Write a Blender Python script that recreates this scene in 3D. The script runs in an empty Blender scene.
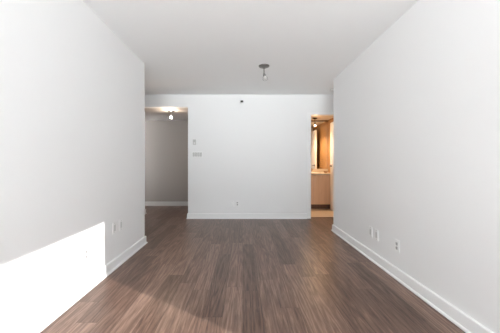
import bpy, bmesh, math, random
from mathutils import Vector, Matrix, Quaternion

random.seed(4)
S = bpy.context.scene
COL = S.collection
EYE = 1.085          # camera height above the floor
H = 2.44             # living room ceiling
HL = 2.20            # dropped ceiling of hall and bathroom

# ------------------------------------------------------------------ camera
cd = bpy.data.cameras.new('camera')
cam = bpy.data.objects.new('camera', cd); COL.objects.link(cam)
cam.location = (0, 0, EYE)
cam.rotation_euler = (math.pi / 2, 0, 0)
cd.sensor_width = 36; cd.sensor_fit = 'HORIZONTAL'; cd.lens = 18.0
cd.shift_x = 0.0146; cd.shift_y = -0.006
cd.clip_start = 0.05; cd.clip_end = 200
S.camera = cam

# ------------------------------------------------------------------ world, sun, window portals, exposure
w = bpy.data.worlds.new('sky'); S.world = w; w.use_nodes = True
bg = w.node_tree.nodes['Background']
bg.inputs['Color'].default_value = (0.955, 0.98, 1.0, 1)
bg.inputs['Strength'].default_value = 2.7
# pale overcast sky above, added bright glow below the horizon to lift the ceiling
_nt = w.node_tree
_tc = _nt.nodes.new('ShaderNodeTexCoord'); _sp = _nt.nodes.new('ShaderNodeSeparateXYZ'); _r = _nt.nodes.new('ShaderNodeValToRGB')
_mr = _nt.nodes.new('ShaderNodeMapRange'); _mr.inputs['From Min'].default_value = -1; _mr.inputs['From Max'].default_value = 1
_nt.links.new(_tc.outputs['Generated'], _sp.inputs[0]); _nt.links.new(_sp.outputs['Z'], _mr.inputs['Value'])
_nt.links.new(_mr.outputs['Result'], _r.inputs['Fac']); 
# the sky on the balcony side (+x) is dimmed to calm the left wall
_mx = _nt.nodes.new('ShaderNodeMapRange'); _mx.inputs['From Min'].default_value = 0.12; _mx.inputs['From Max'].default_value = 0.45
_mx.inputs['To Min'].default_value = 2.85; _mx.inputs['To Max'].default_value = 0.85
_nt.links.new(_sp.outputs['X'], _mx.inputs['Value']); _nt.links.new(_mx.outputs['Result'], bg.inputs['Strength'])
_nt.links.new(_r.outputs['Color'], bg.inputs['Color'])
_r.color_ramp.elements[0].position = 0.46; _r.color_ramp.elements[0].color = (2.92, 3.09, 3.16, 1)
_r.color_ramp.elements[1].position = 0.52; _r.color_ramp.elements[1].color = (0.90, 0.968, 1.01, 1)

sd = bpy.data.lights.new('sun', 'SUN'); sun = bpy.data.objects.new('sun', sd); COL.objects.link(sun)
sd.energy = 2.4; sd.angle = math.radians(0.35); sd.color = (1.0, 0.97, 0.92)
SUN_TAN = 0.457
sun.rotation_euler = Vector((-0.845, 0.535, -SUN_TAN)).to_track_quat('-Z', 'Y').to_euler()

def portal(name, loc, direction, sx, sy):
    l = bpy.data.lights.new(name, 'AREA'); l.shape = 'RECTANGLE'; l.size = sx; l.size_y = sy
    l.cycles.is_portal = True
    o = bpy.data.objects.new(name, l); COL.objects.link(o); o.location = loc
    o.rotation_euler = Vector(direction).to_track_quat('-Z', 'Y').to_euler()
    return o
# rear window (behind the camera) and the balcony door in the right wall
portal('window_daylight', (0.05, -2.66, 1.25), (0, 1, 0), 2.5, 2.2)
portal('balcony_daylight', (1.54, 0.07, 1.06), (-1, 0, 0), 1.24, 2.06)
portal('added_daylight_right', (3.06, 4.5, 1.70), (-1, 0, 0), 0.5, 0.8)  # added daylight opening, lifts the back wall and its ceiling
portal('added_daylight_left', (-3.06, 3.52, 1.50), (1, 0, 0), 0.24, 0.8)  # added daylight opening, lifts the far end of the right wall

S.view_settings.view_transform = 'Standard'
S.view_settings.look = 'None'
S.view_settings.gamma = 1.0
S.view_settings.use_curve_mapping = False
S.view_settings.exposure = 1.24
S.cycles.use_denoising = True
S.cycles.max_bounces = 14
S.cycles.diffuse_bounces = 9
S.cycles.sample_clamp_indirect = 6.0

# ------------------------------------------------------------------ materials
def new_mat(name):
    m = bpy.data.materials.new(name); m.use_nodes = True
    return m, m.node_tree, m.node_tree.nodes['Principled BSDF']

def mat(name, col, rough=0.5, metal=0.0, bump=0.0, bscale=200.0, var=0.0, spec=0.5, trans=0.0, emit=None, estr=0.0, ior=1.45):
    m, nt, b = new_mat(name)
    b.inputs['Base Color'].default_value = (*col, 1)
    b.inputs['Roughness'].default_value = rough
    b.inputs['Metallic'].default_value = metal
    b.inputs['Specular IOR Level'].default_value = spec
    b.inputs['Transmission Weight'].default_value = trans
    b.inputs['IOR'].default_value = ior
    if emit:
        b.inputs['Emission Color'].default_value = (*emit, 1)
        b.inputs['Emission Strength'].default_value = estr
    tc = nt.nodes.new('ShaderNodeTexCoord')
    nz = nt.nodes.new('ShaderNodeTexNoise'); nz.inputs['Scale'].default_value = bscale; nz.inputs['Detail'].default_value = 4
    nt.links.new(tc.outputs['Object'], nz.inputs['Vector'])
    if bump:
        bp = nt.nodes.new('ShaderNodeBump'); bp.inputs['Strength'].default_value = bump; bp.inputs['Distance'].default_value = 0.003
        nt.links.new(nz.outputs['Fac'], bp.inputs['Height']); nt.links.new(bp.outputs['Normal'], b.inputs['Normal'])
    if var:
        n2 = nt.nodes.new('ShaderNodeTexNoise'); n2.inputs['Scale'].default_value = 2.5; n2.inputs['Detail'].default_value = 3
        nt.links.new(tc.outputs['Object'], n2.inputs['Vector'])
        r = nt.nodes.new('ShaderNodeValToRGB')
        r.color_ramp.elements[0].position = 0.3; r.color_ramp.elements[1].position = 0.7
        r.color_ramp.elements[0].color = (*[c * (1 - var) for c in col], 1)
        r.color_ramp.elements[1].color = (*[min(1, c * (1 + var)) for c in col], 1)
        nt.links.new(n2.outputs['Fac'], r.inputs['Fac']); nt.links.new(r.outputs['Color'], b.inputs['Base Color'])
    return m

def nmath(nt, op, a, b=None):
    n = nt.nodes.new('ShaderNodeMath'); n.operation = op
    for i, v in enumerate((a, b)):
        if v is None: continue
        if isinstance(v, (int, float)): n.inputs[i].default_value = v
        else: nt.links.new(v, n.inputs[i])
    return n.outputs[0]

def plank_floor(name):
    m, nt, b = new_mat(name)
    PW, PL = 0.142, 1.22
    tc = nt.nodes.new('ShaderNodeTexCoord')
    sp = nt.nodes.new('ShaderNodeSeparateXYZ'); nt.links.new(tc.outputs['Object'], sp.inputs[0])
    u = nmath(nt, 'DIVIDE', sp.outputs['X'], PW)
    row = nmath(nt, 'FLOOR', u); fu = nmath(nt, 'SUBTRACT', u, row)
    wn = nt.nodes.new('ShaderNodeTexWhiteNoise'); wn.noise_dimensions = '1D'; nt.links.new(row, wn.inputs['W'])
    v = nmath(nt, 'ADD', nmath(nt, 'DIVIDE', sp.outputs['Y'], PL), nmath(nt, 'MULTIPLY', wn.outputs['Value'], 7.3))
    cell = nmath(nt, 'FLOOR', v); fv = nmath(nt, 'SUBTRACT', v, cell)
    cb = nt.nodes.new('ShaderNodeCombineXYZ'); nt.links.new(row, cb.inputs[0]); nt.links.new(cell, cb.inputs[1])
    pid = nt.nodes.new('ShaderNodeTexWhiteNoise'); pid.noise_dimensions = '2D'; nt.links.new(cb.outputs[0], pid.inputs['Vector'])
    # grain: stretched noise, shifted per plank
    gx = nmath(nt, 'MULTIPLY', sp.outputs['X'], 75.0)
    gy = nmath(nt, 'MULTIPLY', sp.outputs['Y'], 5.0)
    gc = nt.nodes.new('ShaderNodeCombineXYZ'); nt.links.new(gx, gc.inputs[0]); nt.links.new(gy, gc.inputs[1])
    nt.links.new(nmath(nt, 'MULTIPLY', pid.outputs['Value'], 57.0), gc.inputs[2])
    g = nt.nodes.new('ShaderNodeTexNoise'); g.inputs['Scale'].default_value = 1.0; g.inputs['Detail'].default_value = 6
    g.inputs['Roughness'].default_value = 0.66; g.inputs['Distortion'].default_value = 0.9
    nt.links.new(gc.outputs[0], g.inputs['Vector'])
    # cathedral figure: rings along the plank
    cx = nmath(nt, 'MULTIPLY', sp.outputs['X'], 9.0); cy = nmath(nt, 'MULTIPLY', sp.outputs['Y'], 0.55)
    c2 = nt.nodes.new('ShaderNodeCombineXYZ'); nt.links.new(cx, c2.inputs[0]); nt.links.new(cy, c2.inputs[1])
    nt.links.new(nmath(nt, 'MULTIPLY', pid.outputs['Value'], 31.0), c2.inputs[2])
    g2 = nt.nodes.new('ShaderNodeTexNoise'); g2.inputs['Scale'].default_value = 1.0; g2.inputs['Detail'].default_value = 1
    nt.links.new(c2.outputs[0], g2.inputs['Vector'])
    ring = nmath(nt, 'FRACT', nmath(nt, 'MULTIPLY', g2.outputs['Fac'], 11.0))
    ring = nmath(nt, 'ABSOLUTE', nmath(nt, 'SUBTRACT', ring, 0.5))
    fine = nmath(nt, 'ADD', nmath(nt, 'MULTIPLY', g.outputs['Fac'], 0.58), nmath(nt, 'ADD', nmath(nt, 'MULTIPLY', ring, 0.26), 0.125))
    tone = nmath(nt, 'ADD', fine, nmath(nt, 'MULTIPLY', nmath(nt, 'SUBTRACT', pid.outputs['Value'], 0.5), 0.16))
    r = nt.nodes.new('ShaderNodeValToRGB')
    e = r.color_ramp.elements
    e[0].position = 0.30; e[0].color = (0.054, 0.028, 0.018, 1)
    e[1].position = 0.74; e[1].color = (0.35, 0.232, 0.178, 1)
    k = e.new(0.48); k.color = (0.150, 0.089, 0.066, 1)
    nt.links.new(tone, r.inputs['Fac'])
    # seams
    def edge(f, t):
        return nmath(nt, 'LESS_THAN', nmath(nt, 'MINIMUM', f, nmath(nt, 'SUBTRACT', 1.0, f)), t)
    seam = nmath(nt, 'MAXIMUM', edge(fu, 0.010), edge(fv, 0.0012))
    mx = nt.nodes.new('ShaderNodeMix'); mx.data_type = 'RGBA'
    nt.links.new(nmath(nt, 'MULTIPLY', seam, 0.6), mx.inputs['Factor'])
    nt.links.new(r.outputs['Color'], mx.inputs['A']); mx.inputs['B'].default_value = (0.022, 0.014, 0.011, 1)
    nt.links.new(mx.outputs['Result'], b.inputs['Base Color'])
    rr = nmath(nt, 'ADD', 0.24, nmath(nt, 'MULTIPLY', g.outputs['Fac'], 0.16))
    nt.links.new(rr, b.inputs['Roughness'])
    b.inputs['Specular IOR Level'].default_value = 0.36
    bp = nt.nodes.new('ShaderNodeBump'); bp.inputs['Strength'].default_value = 0.12; bp.inputs['Distance'].default_value = 0.002
    nt.links.new(nmath(nt, 'SUBTRACT', g.outputs['Fac'], seam), bp.inputs['Height']); nt.links.new(bp.outputs['Normal'], b.inputs['Normal'])
    return m

def tile_floor(name):
    m, nt, b = new_mat(name)
    tc = nt.nodes.new('ShaderNodeTexCoord')
    br = nt.nodes.new('ShaderNodeTexBrick'); br.offset = 0.0
    br.inputs['Color1'].default_value = (0.66, 0.55, 0.43, 1); br.inputs['Color2'].default_value = (0.62, 0.51, 0.40, 1)
    br.inputs['Mortar'].default_value = (0.48, 0.40, 0.32, 1)
    br.inputs['Scale'].default_value = 1.0; br.inputs['Brick Width'].default_value = 0.45; br.inputs['Row Height'].default_value = 0.45
    br.inputs['Mortar Size'].default_value = 0.003
    nt.links.new(tc.outputs['Object'], br.inputs['Vector']); nt.links.new(br.outputs['Color'], b.inputs['Base Color'])
    b.inputs['Roughness'].default_value = 0.35
    return m

def wood(name, dark, light, rough=0.4):
    m, nt, b = new_mat(name)
    tc = nt.nodes.new('ShaderNodeTexCoord'); mp = nt.nodes.new('ShaderNodeMapping'); mp.inputs['Scale'].default_value = (26, 26, 1.6)
    nz = nt.nodes.new('ShaderNodeTexNoise'); nz.inputs['Scale'].default_value = 1; nz.inputs['Detail'].default_value = 5; nz.inputs['Distortion'].default_value = 0.6
    r = nt.nodes.new('ShaderNodeValToRGB')
    r.color_ramp.elements[0].position = 0.3; r.color_ramp.elements[0].color = (*dark, 1)
    r.color_ramp.elements[1].position = 0.7; r.color_ramp.elements[1].color = (*light, 1)
    nt.links.new(tc.outputs['Object'], mp.inputs[0]); nt.links.new(mp.outputs[0], nz.inputs['Vector'])
    nt.links.new(nz.outputs['Fac'], r.inputs['Fac']); nt.links.new(r.outputs['Color'], b.inputs['Base Color'])
    b.inputs['Roughness'].default_value = rough
    return m

M = {
    'wall': mat('white_wall_paint', (0.82, 0.82, 0.82), 0.65, bump=0.10, bscale=160, spec=0.3),
    'ceil': mat('white_textured_ceiling_paint', (0.89, 0.895, 0.895), 0.85, bump=0.5, bscale=90, spec=0.2),
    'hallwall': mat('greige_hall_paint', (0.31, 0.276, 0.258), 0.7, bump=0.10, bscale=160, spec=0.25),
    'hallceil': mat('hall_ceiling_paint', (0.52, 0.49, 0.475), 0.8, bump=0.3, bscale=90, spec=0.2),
    'bathwall': mat('tan_bathroom_paint', (0.40, 0.235, 0.108), 0.55, bump=0.08, bscale=160),
    'bathceil': mat('bathroom_ceiling_paint', (0.60, 0.55, 0.50), 0.8),
    'trim': mat('white_semi_gloss_trim', (0.85, 0.85, 0.85), 0.35),
    'plate': mat('white_plastic', (0.84, 0.84, 0.835), 0.3),
    'plate_shade': mat('off_white_plastic', (0.60, 0.60, 0.59), 0.35),
    'gap': mat('rocker_gap_shade', (0.30, 0.30, 0.29), 0.5),  # shade around the switch rockers, put into the colour
    'halltrim': mat('dimmed_hall_trim', (0.52, 0.50, 0.485), 0.45),  # trim colour lowered to stand in for weaker hall light
    'slot': mat('dark_slot', (0.03, 0.03, 0.03), 0.6),
    'floor': plank_floor('brown_vinyl_planks'),
    'tile': tile_floor('beige_floor_tile'),
    'nickel': mat('brushed_nickel', (0.30, 0.29, 0.28), 0.28, metal=1.0, bump=0.05, bscale=400),
    'bronze': mat('dark_bronze', (0.10, 0.065, 0.04), 0.35, metal=0.8),
    'chrome': mat('chrome', (0.7, 0.7, 0.7), 0.12, metal=1.0),
    'darkmetal': mat('dark_steel', (0.08, 0.07, 0.065), 0.35, metal=0.7),
    'glass': mat('clear_glass', (1, 1, 1), 0.02, trans=1.0),
    'lens': mat('frosted_bulb_glass', (0.9, 0.9, 0.88), 0.25),
    'vanity': wood('maple_veneer', (0.68, 0.46, 0.30), (0.80, 0.57, 0.39)),
    'kick': wood('dark_kick_board', (0.13, 0.075, 0.05), (0.17, 0.10, 0.07), 0.5),
    'counter': mat('cream_laminate', (0.56, 0.49, 0.40), 0.3, var=0.05),
    'mirror': mat('silvered_mirror', (0.92, 0.92, 0.91), 0.015, metal=1.0),
    'porcelain': mat('white_porcelain', (0.85, 0.83, 0.80), 0.12),
    'dish': mat('brown_ceramic', (0.22, 0.10, 0.04), 0.3),
    'frame': mat('white_window_frame', (0.75, 0.75, 0.75), 0.4),
    'hot': mat('lit_bulb_warm', (1, 0.9, 0.75), 0.3, emit=(1, 0.78, 0.5), estr=4.5),
    'hot_hall': mat('lit_bulb_hall', (1, 0.95, 0.9), 0.3, emit=(1, 0.93, 0.84), estr=14),
}

# ------------------------------------------------------------------ mesh helpers
def box(bm, x0, x1, y0, y1, z0, z1, bev=0.0, seg=2):
    t = bmesh.new()
    r = bmesh.ops.create_cube(t, size=1)
    for v in t.verts:
        v.co = Vector(((x0 + x1) / 2 + v.co.x * (x1 - x0), (y0 + y1) / 2 + v.co.y * (y1 - y0), (z0 + z1) / 2 + v.co.z * (z1 - z0)))
    if bev:
        bmesh.ops.bevel(t, geom=list(t.edges), offset=bev, segments=seg, affect='EDGES', profile=0.5)
    merge(bm, t)

def merge(bm, t, mtx=None):
    if mtx is not None: bmesh.ops.transform(t, matrix=mtx, verts=t.verts)
    me = bpy.data.meshes.new('tmp'); t.to_mesh(me); t.free(); bm.from_mesh(me); bpy.data.meshes.remove(me)

def lathe(bm, prof, mtx=None, n=28, cap=True):
    """prof: (radius, z) from one end to the other, turned around local z"""
    t = bmesh.new(); rings = []
    for (r, z) in prof:
        rings.append([t.verts.new((max(r, 1e-4) * math.cos(2 * math.pi * k / n), max(r, 1e-4) * math.sin(2 * math.pi * k / n), z)) for k in range(n)])
    for a, b in zip(rings, rings[1:]):
        for k in range(n): t.faces.new((a[k], a[(k + 1) % n], b[(k + 1) % n], b[k]))
    if cap:
        t.faces.new(rings[0][::-1]); t.faces.new(rings[-1])
    bmesh.ops.recalc_face_normals(t, faces=t.faces)
    merge(bm, t, mtx)

def axis(p, d):
    return Matrix.Translation(Vector(p)) @ Vector(d).to_track_quat('Z', 'Y').to_matrix().to_4x4()

def tube(bm, pts, r, n=12):
    t = bmesh.new(); rings = []
    pts = [Vector(p) for p in pts]
    for i, p in enumerate(pts):
        d = (pts[min(i + 1, len(pts) - 1)] - pts[max(i - 1, 0)]).normalized()
        q = d.to_track_quat('Z', 'Y')
        rings.append([t.verts.new(p + q @ Vector((r * math.cos(2 * math.pi * k / n), r * math.sin(2 * math.pi * k / n), 0))) for k in range(n)])
    for a, b in zip(rings, rings[1:]):
        for k in range(n): t.faces.new((a[k], a[(k + 1) % n], b[(k + 1) % n], b[k]))
    t.faces.new(rings[0][::-1]); t.faces.new(rings[-1])
    bmesh.ops.recalc_face_normals(t, faces=t.faces)
    merge(bm, t)

def obj(name, bm, m, parent=None, smooth=False):
    me = bpy.data.meshes.new(name); bm.to_mesh(me); bm.free()
    me.materials.append(M[m] if isinstance(m, str) else m)
    if smooth:
        for p in me.polygons: p.use_smooth = True
        try: me.set_sharp_from_angle(angle=math.radians(40))
        except Exception: pass
    o = bpy.data.objects.new(name, me); COL.objects.link(o)
    if parent: o.parent = parent
    return o

def struct(name, boxes, m, parent=None, bev=0.0):
    bm = bmesh.new()
    for b in boxes: box(bm, *b, bev=bev)
    o = obj(name, bm, m, parent)
    if not parent: o['kind'] = 'structure'
    return o

def thing(name, label, cat, loc=(0, 0, 0), rotz=0.0, group=None):
    o = bpy.data.objects.new(name, None); COL.objects.link(o); o.empty_display_size = 0.1
    o.location = loc; o.rotation_euler = (0, 0, rotz)
    o['label'] = label; o['category'] = cat
    if group: o['group'] = group
    return o

# ------------------------------------------------------------------ the shell
XL, XR = -1.33, 1.46           # inner faces of the side walls
YL, YR = 3.39, 4.02            # where the side walls end
YB = 4.92                      # back wall
OX0, OX1 = -2.11, -1.076       # hall opening
DX0, DX1, DH = 1.33, 2.12, 2.06  # bathroom doorway
YH = 6.45                      # hall end wall
YM = 6.46                      # bathroom far wall
BX = 2.204                     # bathroom right wall

struct('floor', [(-3.1, 3.1, -2.7, YB + 0.10, -0.1, 0), (-3.6, -0.9, YB + 0.10, YH + 0.1, -0.1, 0)], 'floor')
struct('floor_bathroom', [(0.5, 2.3, YB + 0.10, YM + 0.1, -0.1, 0.002)], 'tile')
struct('ceiling', [(XL - 0.12, XR + 0.13, -2.8, 2.1, H, H + 0.1), (-3.1, XR + 0.13, 2.1, 2.7, H, H + 0.1), (-3.1, 3.1, 2.7, YB + 0.12, H, H + 0.1)], 'ceil')
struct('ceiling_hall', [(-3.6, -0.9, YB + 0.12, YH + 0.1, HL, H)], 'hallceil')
struct('ceiling_bathroom', [(0.5, 2.3, YB + 0.12, YM + 0.1, HL, H)], 'bathceil')
struct('wall_left', [(XL - 0.12, XL, -2.6, YL, 0, H)], 'wall')
struct('wall_right', [(XR, XR + 0.13, 0.64, YR, 0, H), (XR, XR + 0.13, -0.55, 0.64, 2.10, H), (XR, XR + 0.13, -2.6, -0.55, 0, H)], 'wall')
struct('wall_back', [(OX1, DX0, YB, YB + 0.12, 0, H), (DX0, DX1, YB, YB + 0.12, DH, H), (DX1, 3.1, YB, YB + 0.12, 0, H),
                     (OX0, OX1, YB, YB + 0.12, HL, H), (-3.1, OX0, YB, YB + 0.48, 0, H)], 'wall')
struct('wall_front', [(XL, -1.2, -2.8, -2.6, 0, H), (1.3, XR, -2.8, -2.6, 0, H), (-1.2, 1.3, -2.8, -2.6, 0, 0.15), (-1.2, 1.3, -2.8, -2.6, 2.35, H)], 'wall')
struct('wall_left_passage', [(-3.1, -3.0, 2.1, 3.40, 0, H), (-3.1, -3.0, 3.64, YB, 0, H), (-3.1, -3.0, 3.40, 3.64, 0, 1.1), (-3.1, -3.0, 3.40, 3.64, 1.9, H), (-3.0, XL - 0.12, 2.1, 2.2, 0, H)], 'wall')
struct('wall_right_passage', [(3.0, 3.1, 2.7, 4.25, 0, H), (3.0, 3.1, 4.75, YB, 0, H), (3.0, 3.1, 4.25, 4.75, 0, 1.3), (3.0, 3.1, 4.25, 4.75, 2.1, H), (XR + 0.13, 3.0, 2.7, 2.8, 0, H)], 'wall')
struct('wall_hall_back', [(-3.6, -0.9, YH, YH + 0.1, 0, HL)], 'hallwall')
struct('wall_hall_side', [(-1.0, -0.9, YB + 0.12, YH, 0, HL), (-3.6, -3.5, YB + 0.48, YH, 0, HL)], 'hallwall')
struct('wall_bathroom', [(0.5, 0.6, YB + 0.12, YM, 0, HL), (BX, BX + 0.1, YB + 0.12, YM, 0, HL), (0.5, BX + 0.1, YM, YM + 0.1, 0, HL)], 'bathwall')

# window frames (rear one behind the camera, two added in the side passages)
def window_frame(name, axis_x, a0, a1, z0, z1, c0, c1, mull):
    bs = []
    t = 0.05
    def add(u0, u1, v0, v1):
        bs.append((u0, u1, c0, c1, v0, v1) if axis_x else (c0, c1, u0, u1, v0, v1))
    add(a0, a1, z0, z0 + t); add(a0, a1, z1 - t, z1); add(a0, a0 + t, z0, z1); add(a1 - t, a1, z0, z1)
    for m_ in mull: add(m_ - t / 2, m_ + t / 2, z0 + t, z1 - t)
    return struct(name, bs, 'frame')
window_frame('window_1', True, -1.2, 1.3, 0.15, 2.35, -2.75, -2.70, [-0.35, 0.45])
window_frame('added_window_right', False, 4.25, 4.75, 1.3, 2.1, 3.03, 3.08, [])  # added unseen window, brightens the back of the room from the right
window_frame('added_window_left', False, 3.40, 3.64, 1.1, 1.9, -3.08, -3.03, [])  # added unseen window, sends fill light across to the right wall

# baseboards: board plus shoe moulding, swept along a wall face with returns
def baseboard(name, runs, m='trim'):
    """runs: polylines on the floor; the board stands to the LEFT of the walking direction"""
    prof = [(0, 0), (0.030, 0), (0.030, 0.010), (0.026, 0.016), (0.018, 0.020), (0.018, 0.094), (0.014, 0.101), (0, 0.103)]
    bm = bmesh.new()
    for pts in runs:
        pts = [Vector((p[0], p[1], 0)) for p in pts]
        rings = []
        for i, p in enumerate(pts):
            n0 = n1 = None
            if i > 0:
                d = (p - pts[i - 1]).normalized(); n0 = Vector((-d.y, d.x, 0))
            if i < len(pts) - 1:
                d = (pts[i + 1] - p).normalized(); n1 = Vector((-d.y, d.x, 0))
            if n0 is None: nn = n1
            elif n1 is None: nn = n0
            else:
                nn = (n0 + n1); nn = nn / max(nn.dot(n0), 1e-4)
            rings.append([bm.verts.new(p + nn * a + Vector((0, 0, b))) for a, b in prof])
        k = len(prof)
        for a, b in zip(rings, rings[1:]):
            for j in range(k): bm.faces.new((a[j], a[(j + 1) % k], b[(j + 1) % k], b[j]))
        bm.faces.new(rings[0]); bm.faces.new(rings[-1][::-1])
    bmesh.ops.recalc_face_normals(bm, faces=bm.faces)
    o = obj(name, bm, m); o['kind'] = 'structure'
    return o
baseboard('baseboard_left', [[(XL - 0.12, 2.25), (XL - 0.12, YL), (XL, YL), (XL, -2.6)]])
baseboard('baseboard_right', [[(XR, 0.64), (XR, YR), (XR + 0.13, YR), (XR + 0.13, 2.85)]])
baseboard('baseboard_back', [[(DX0 - 0.07, YB), (OX1, YB), (OX1, YB + 0.12)]])
baseboard('baseboard_back_right', [[(3.0, YB), (DX1 + 0.07, YB)]])
baseboard('baseboard_hall', [[(-1.0, YH), (-3.5, YH)]], 'halltrim')
baseboard('baseboard_hall_corner', [[(OX0, YB), (OX0, YB + 0.48), (-3.4, YB + 0.48)][::-1], [(-3.0, YB), (OX0, YB)][::-1]])

# door casing and jamb lining of the bathroom doorway
cz = 0.014
struct('trim_1', [(DX0 - 0.066, DX0 + 0.004, YB - 0.014, YB, cz, DH + 0.028),
                  (DX0 + 0.004, DX1 - 0.004, YB - 0.014, YB, DH - 0.004, DH + 0.028),
                  (DX1 - 0.004, DX1 + 0.066, YB - 0.014, YB, cz, DH + 0.028),
                  (DX0, DX0 + 0.012, YB, YB + 0.12, 0.0, DH), (DX1 - 0.012, DX1, YB, YB + 0.12, 0.0, DH),
                  (DX0 + 0.012, DX1 - 0.012, YB, YB + 0.12, DH - 0.012, DH)], 'trim')
struct('trim_2', [(DX0 + 0.012, DX1 - 0.012, YB + 0.085, YB + 0.115, 0.0, 0.006)], 'kick')

# the bathroom door, standing open against the right-hand wall
LX0, LX1 = 2.052, 2.090
d = struct('door_1', [(LX0, LX1, 5.065, 5.86, 0.012, 2.035)], 'trim', bev=0.002)
bm = bmesh.new()
for s in (-1, 1):
    x = LX0 if s < 0 else LX1
    lathe(bm, [(0.026, 0), (0.026, 0.006), (0.022, 0.009), (0.009, 0.010), (0.009, 0.040)], axis((x, 5.795, 1.03), (s, 0, 0)), 20)
    tube(bm, [(x + s * 0.040, 5.80, 1.03), (x + s * 0.042, 5.76, 1.03), (x + s * 0.040, 5.69, 1.028)], 0.009)
obj('door_handle', bm, 'darkmetal', d, True)
for z in (0.22, 1.03, 1.82):
    bm = bmesh.new(); lathe(bm, [(0.007, -0.045), (0.007, 0.045)], Matrix.Translation((LX1 + 0.004, 5.058, z)), 12)
    obj('hinge', bm, 'darkmetal', d, True)

# ------------------------------------------------------------------ plates on the walls (local: back on y=0, face towards -y)
def plate_body(t, wid, hei, m='plate'):
    bm = bmesh.new(); box(bm, -wid / 2, wid / 2, -0.007, 0.0005, -hei / 2, hei / 2, 0.0025, 2)
    return obj('cover_plate', bm, m, t, False)

def screw(t, x, z):
    bm = bmesh.new(); lathe(bm, [(0.0035, 0), (0.0035, 0.0012), (0.0022, 0.0018)], axis((x, -0.007, z), (0, -1, 0)), 12)
    return obj('screw', bm, 'nickel', t)

def outlet(label, loc, rz, group):
    t = thing('wall_outlet', label, 'outlet', loc, rz, group)
    plate_body(t, 0.072, 0.116)
    screw(t, 0, 0)
    for dz in (0.021, -0.021):
        bm = bmesh.new(); box(bm, -0.0165, 0.0165, -0.0095, -0.006, dz - 0.0145, dz + 0.0145, 0.002, 2)
        r = obj('receptacle', bm, 'plate_shade', t)
        bm = bmesh.new()
        for sx in (-0.0065, 0.0065): box(bm, sx - 0.0022, sx + 0.0022, -0.0099, -0.0085, dz - 0.004, dz + 0.009)
        lathe(bm, [(0.003, 0), (0.003, 0.0014)], axis((0, -0.0085, dz - 0.0085), (0, -1, 0)), 10)
        obj('slots', bm, 'slot', r)
    return t

def jack_plate(label, loc, rz, group, insert='plate_shade'):
    t = thing('jack_plate', label, 'wall plate', loc, rz, group)
    plate_body(t, 0.072, 0.116)
    bm = bmesh.new(); box(bm, -0.0165, 0.0165, -0.0095, -0.006, -0.033, 0.033, 0.0015, 2)
    obj('insert', bm, insert, t)
    for dz in (0.048, -0.048): screw(t, 0, dz)
    return t

PI2 = math.pi / 2
LW, RW = PI2, -PI2    # left wall plates face +x, right wall plates face -x
eps = 0.0005
outlet('white duplex outlet in the sunlit patch low on the left wall', (XL, 2.112, 0.318), LW, 'outlets and plates on the left wall')
jack_plate('blank white plate in the sunlit patch, right beside the left wall outlet', (XL, 2.235, 0.318), LW, 'outlets and plates on the left wall')
jack_plate('shaded white plate on the left wall, just past the edge of the sunlit patch', (XL, 2.585, 0.418), LW, 'outlets and plates on the left wall')
jack_plate('shaded white plate on the left wall, nearest the wall end by the hall', (XL, 2.722, 0.418), LW, 'outlets and plates on the left wall')
jack_plate('narrow white plate low on the right wall, nearest the bathroom doorway', (XR, 2.845, 0.308), RW, 'outlets and plates on the right wall')
jack_plate('narrow white plate on the right wall between the far plate and the outlet', (XR, 2.718, 0.308), RW, 'outlets and plates on the right wall')
outlet('white duplex outlet low on the right wall, closest to the camera', (XR, 2.358, 0.308), RW, 'outlets and plates on the right wall')
outlet('small white outlet low in the middle of the back wall', (-0.105, YB, 0.295), 0, 'outlets and plates on the back wall')
jack_plate('plain white plate left of the outlet on the back wall', (-0.205, YB, 0.295), 0, 'outlets and plates on the back wall', 'plate')

# four-gang switch and thermostat beside the hall opening
t = thing('light_switch', 'white four gang light switch plate on the back wall beside the hall opening', 'light switch', (-0.893, YB, 1.262))
plate_body(t, 0.207, 0.118)
for k in range(4):
    x = -0.069 + 0.046 * k
    bm = bmesh.new(); box(bm, x - 0.0185, x + 0.0185, -0.0078, -0.006, -0.036, 0.036)
    f = obj('switch_frame', bm, 'gap', t)  # dark surround stands in for shade between the rockers
    bm = bmesh.new()
    t2 = bmesh.new(); box(t2, -0.0155, 0.0155, -0.004, 0.003, -0.031, 0.031, 0.0015, 2)
    merge(bm, t2, Matrix.Translation((x, -0.0085, 0)) @ Matrix.Rotation(math.radians(5 if k % 2 else -5), 4, 'X'))
    obj('rocker', bm, 'plate_shade', f)
t = thing('thermostat', 'small white thermostat on the back wall above the light switches', 'thermostat', (-0.945, YB, 1.505))
bm = bmesh.new(); box(bm, -0.036, 0.036, -0.006, 0.0005, -0.058, 0.058, 0.002); obj('back_plate', bm, 'plate', t)
bm = bmesh.new(); box(bm, -0.033, 0.033, -0.026, -0.005, -0.053, 0.053, 0.004); obj('housing', bm, 'plate_shade', t)
bm = bmesh.new(); box(bm, -0.020, 0.020, -0.0275, -0.0245, 0.010, 0.036, 0.001); obj('display', bm, mat('grey_display', (0.50, 0.51, 0.49), 0.5), t)
bm = bmesh.new(); lathe(bm, [(0.011, 0), (0.011, 0.005), (0.009, 0.006)], axis((0, -0.0255, -0.022), (0, -1, 0)), 18); obj('dial', bm, 'plate', t, True)

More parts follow.
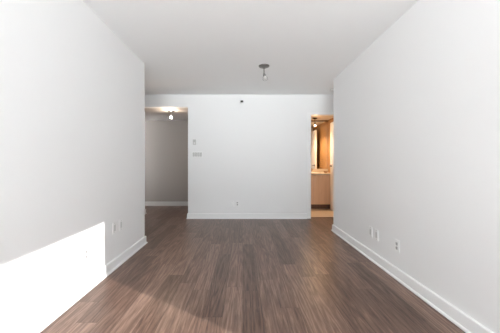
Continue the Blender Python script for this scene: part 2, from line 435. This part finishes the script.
# sidewall sprinkler on the back wall
t = thing('sprinkler_head', 'small metal sidewall sprinkler high on the back wall below the ceiling', 'sprinkler', (-0.015, YB, 2.295))
bm = bmesh.new(); lathe(bm, [(0.036, -0.0005), (0.036, 0.003), (0.028, 0.007), (0.014, 0.009)], axis((0, 0, 0), (0, -1, 0)), 26); obj('escutcheon', bm, 'plate', t, True)
bm = bmesh.new(); lathe(bm, [(0.014, 0.008), (0.016, 0.02), (0.016, 0.03), (0.010, 0.034), (0.010, 0.05)], axis((0, 0, 0), (0, -1, 0)), 18); obj('nozzle', bm, 'darkmetal', t, True)
bm = bmesh.new(); box(bm, -0.026, 0.026, -0.062, -0.049, -0.016, 0.018, 0.003); obj('deflector', bm, 'darkmetal', t)

# smoke detector on the ceiling behind the end of the right wall
t = thing('smoke_detector', 'round white detector on the ceiling peeking out past the right wall end', 'smoke detector', (1.668, 4.58, H))
bm = bmesh.new(); lathe(bm, [(0.068, 0.0005), (0.068, -0.010)], n=32); obj('base', bm, 'plate_shade', t, True)
bm = bmesh.new(); lathe(bm, [(0.060, -0.009), (0.062, -0.028), (0.052, -0.040), (0.02, -0.044)], n=32); obj('cover', bm, 'plate', t, True)

# ------------------------------------------------------------------ ceiling spotlights
def spotlight(label, loc, drop, aim, metal, lit=None, glassy=True, cr=0.075):
    """canopy on the ceiling, short stem with a swivel, a spot head whose mouth points along aim"""
    t = thing('ceiling_spotlight', label, 'ceiling light', loc)
    bm = bmesh.new()
    lathe(bm, [(cr, 0.0005), (cr, -0.006), (cr * 0.97, -0.011), (cr * 0.72, -0.021), (cr * 0.30, -0.027), (0.010, -0.029)], n=40)
    c = obj('canopy', bm, metal, t, True)
    bm = bmesh.new(); lathe(bm, [(0.012, -0.026), (0.012, -0.036), (0.007, -0.041)], n=20); obj('collar', bm, metal, c, True)
    knee = Vector((0, 0, -drop))
    bm = bmesh.new(); tube(bm, [(0, 0, -0.03), (0, 0, -drop)], 0.006); obj('stem', bm, metal, t, True)
    bm = bmesh.new()
    lathe(bm, [(0.002, -0.012), (0.009, -0.008), (0.012, 0), (0.009, 0.008), (0.002, 0.012)], Matrix.Translation(knee), 18)
    obj('swivel', bm, metal, t, True)
    a = Vector(aim).normalized()
    mt = axis(knee + a * 0.006, a)
    bm = bmesh.new(); lathe(bm, [(0.009, 0.0), (0.017, 0.006), (0.019, 0.014), (0.019, 0.034), (0.016, 0.036)], mt, 24)
    obj('socket', bm, metal, t, True)
    bm = bmesh.new()
    out = [(0.0195, 0.030), (0.024, 0.040), (0.031, 0.055), (0.035, 0.075), (0.036, 0.088)]
    prof = out + [(r - 0.002, z) for r, z in out[::-1]]
    lathe(bm, prof, mt, 32, cap=False)
    obj('glass_shade' if glassy else 'shade', bm, 'glass' if glassy else metal, t, True)
    bm = bmesh.new()
    lathe(bm, [(0.010, 0.034), (0.014, 0.040), (0.0215, 0.054), (0.0245, 0.066), (0.024, 0.072), (0.016, 0.077), (0.003, 0.079)], mt, 28)
    obj('bulb', bm, lit or 'lens', t, True)
    return t, Vector(loc) + knee + a * 0.11

spotlight('nickel spotlight with clear glass hanging from the living room ceiling', (0.296, 3.47, H), 0.105, (0.18, -0.25, -0.95), 'nickel')
_, p = spotlight('lit spotlight on the low hall ceiling beyond the left opening', (-1.515, 5.30, HL), 0.085, (0.05, -0.45, -0.75), 'nickel', 'hot_hall', cr=0.068)
def lamp(name, loc, energy, col, r=0.03, kind='POINT'):
    l = bpy.data.lights.new(name, kind); l.energy = energy; l.color = col; l.shadow_soft_size = r
    o = bpy.data.objects.new(name, l); COL.objects.link(o); o.location = loc
    return o
lamp('hall_bulb_light', p + Vector((0, -0.02, 0.04)), 5.0, (1, 0.82, 0.64))
_, p = spotlight('lit dark metal spotlight on the bathroom ceiling above the vanity', (1.77, 6.13, HL), 0.125, (0.0, -0.30, -0.95), 'bronze', 'hot', cr=0.062)
bl = lamp('bathroom_bulb_light', p, 34.0, (1, 0.66, 0.36), kind='SPOT')
lamp('bathroom_bulb_glow', p, 2.6, (1, 0.66, 0.36))
bl.data.spot_size = math.radians(150); bl.data.spot_blend = 1.0

# ------------------------------------------------------------------ bathroom vanity
v = thing('vanity_cabinet', 'light maple vanity cabinet under the bathroom counter', 'cabinet', (1.40, 6.19, 0.002))
def vb(name, m, x0, x1, y0, y1, z0, z1, parent, bev=0.0):
    bm = bmesh.new(); box(bm, x0 - 1.40, x1 - 1.40, y0 - 6.19, y1 - 6.19, z0 - 0.002, z1 - 0.002, bev); return obj(name, bm, m, parent)
vb('body', 'vanity', 0.612, 2.198, 5.935, 6.452, 0.112, 0.815, v)
vb('toe_kick', 'kick', 0.612, 2.198, 5.985, 6.452, 0.002, 0.112, v)
ed = [0.618, 0.868, 1.306, 1.746, 2.186]
for i in range(4):
    dd = vb('cabinet_door', 'vanity', ed[i] + 0.002, ed[i + 1] - 0.002, 5.915, 5.935, 0.116, 0.800, v, 0.0015)

k = thing('countertop', 'cream bathroom countertop lying on the maple vanity', 'countertop', (1.40, 6.19, 0.815))
def kb(name, m, x0, x1, y0, y1, z0, z1, bev=0.0):
    bm = bmesh.new(); box(bm, x0 - 1.40, x1 - 1.40, y0 - 6.19, y1 - 6.19, z0 - 0.815, z1 - 0.815, bev); return obj(name, bm, m, k)
kb('slab', 'counter', 0.605, 2.202, 5.89, 6.458, 0.815, 0.852, 0.004)

struct('trim_3', [(0.605, 2.202, 6.441, 6.4595, 0.852, 0.945)], 'counter')

b_ = thing('sink_basin', 'white oval sink basin set into the cream bathroom counter', 'sink', (1.68, 6.15, 0.852))
bm = bmesh.new()
sc = Matrix.Diagonal((1.25, 0.9, 1, 1))
lathe(bm, [(0.19, 0.0), (0.195, 0.006), (0.185, 0.010), (0.172, 0.004), (0.165, 0.001), (0.03, 0.0005)], sc, 40, cap=False)
obj('rim', bm, 'porcelain', b_, True)
bm = bmesh.new(); lathe(bm, [(0.022, 0.0005), (0.022, 0.003), (0.012, 0.004)], n=20); obj('drain', bm, 'chrome', b_, True)

f = thing('faucet', 'small chrome faucet on the bathroom counter below the mirror', 'faucet', (1.74, 6.36, 0.852))
bm = bmesh.new(); lathe(bm, [(0.026, 0), (0.026, 0.008), (0.018, 0.014), (0.016, 0.075), (0.012, 0.085)], n=24); obj('base', bm, 'chrome', f, True)
bm = bmesh.new(); tube(bm, [(0, 0, 0.06), (0, -0.04, 0.085), (0, -0.085, 0.088), (0, -0.115, 0.075), (0, -0.118, 0.058)], 0.010); obj('spout', bm, 'chrome', f, True)
bm = bmesh.new(); tube(bm, [(0, 0, 0.084), (0, 0.008, 0.10), (0, -0.045, 0.118)], 0.007); obj('lever', bm, 'chrome', f, True)

s = thing('soap_dish', 'small brown dish at the right end of the bathroom counter', 'dish', (2.09, 6.30, 0.852))
bm = bmesh.new(); lathe(bm, [(0.030, 0), (0.044, 0.010), (0.052, 0.034), (0.048, 0.034), (0.040, 0.012), (0.004, 0.008)], n=28); obj('bowl', bm, 'dish', s, True)
bm = bmesh.new(); box(bm, -0.030, 0.030, -0.019, 0.019, 0.012, 0.034, 0.008, 3); obj('soap', bm, 'counter', s, True)

m_ = thing('mirror', 'large frameless wall mirror above the bathroom vanity', 'mirror', (1.445, YM, 0.955))
bm = bmesh.new(); box(bm, -0.75, 0.75, -0.007, 0.0, -0.005, 1.215); obj('glass', bm, 'mirror', m_)
bm = bmesh.new(); box(bm, -0.752, 0.752, -0.012, 0.0, 1.215, 1.228); obj('top_channel', bm, 'darkmetal', m_)
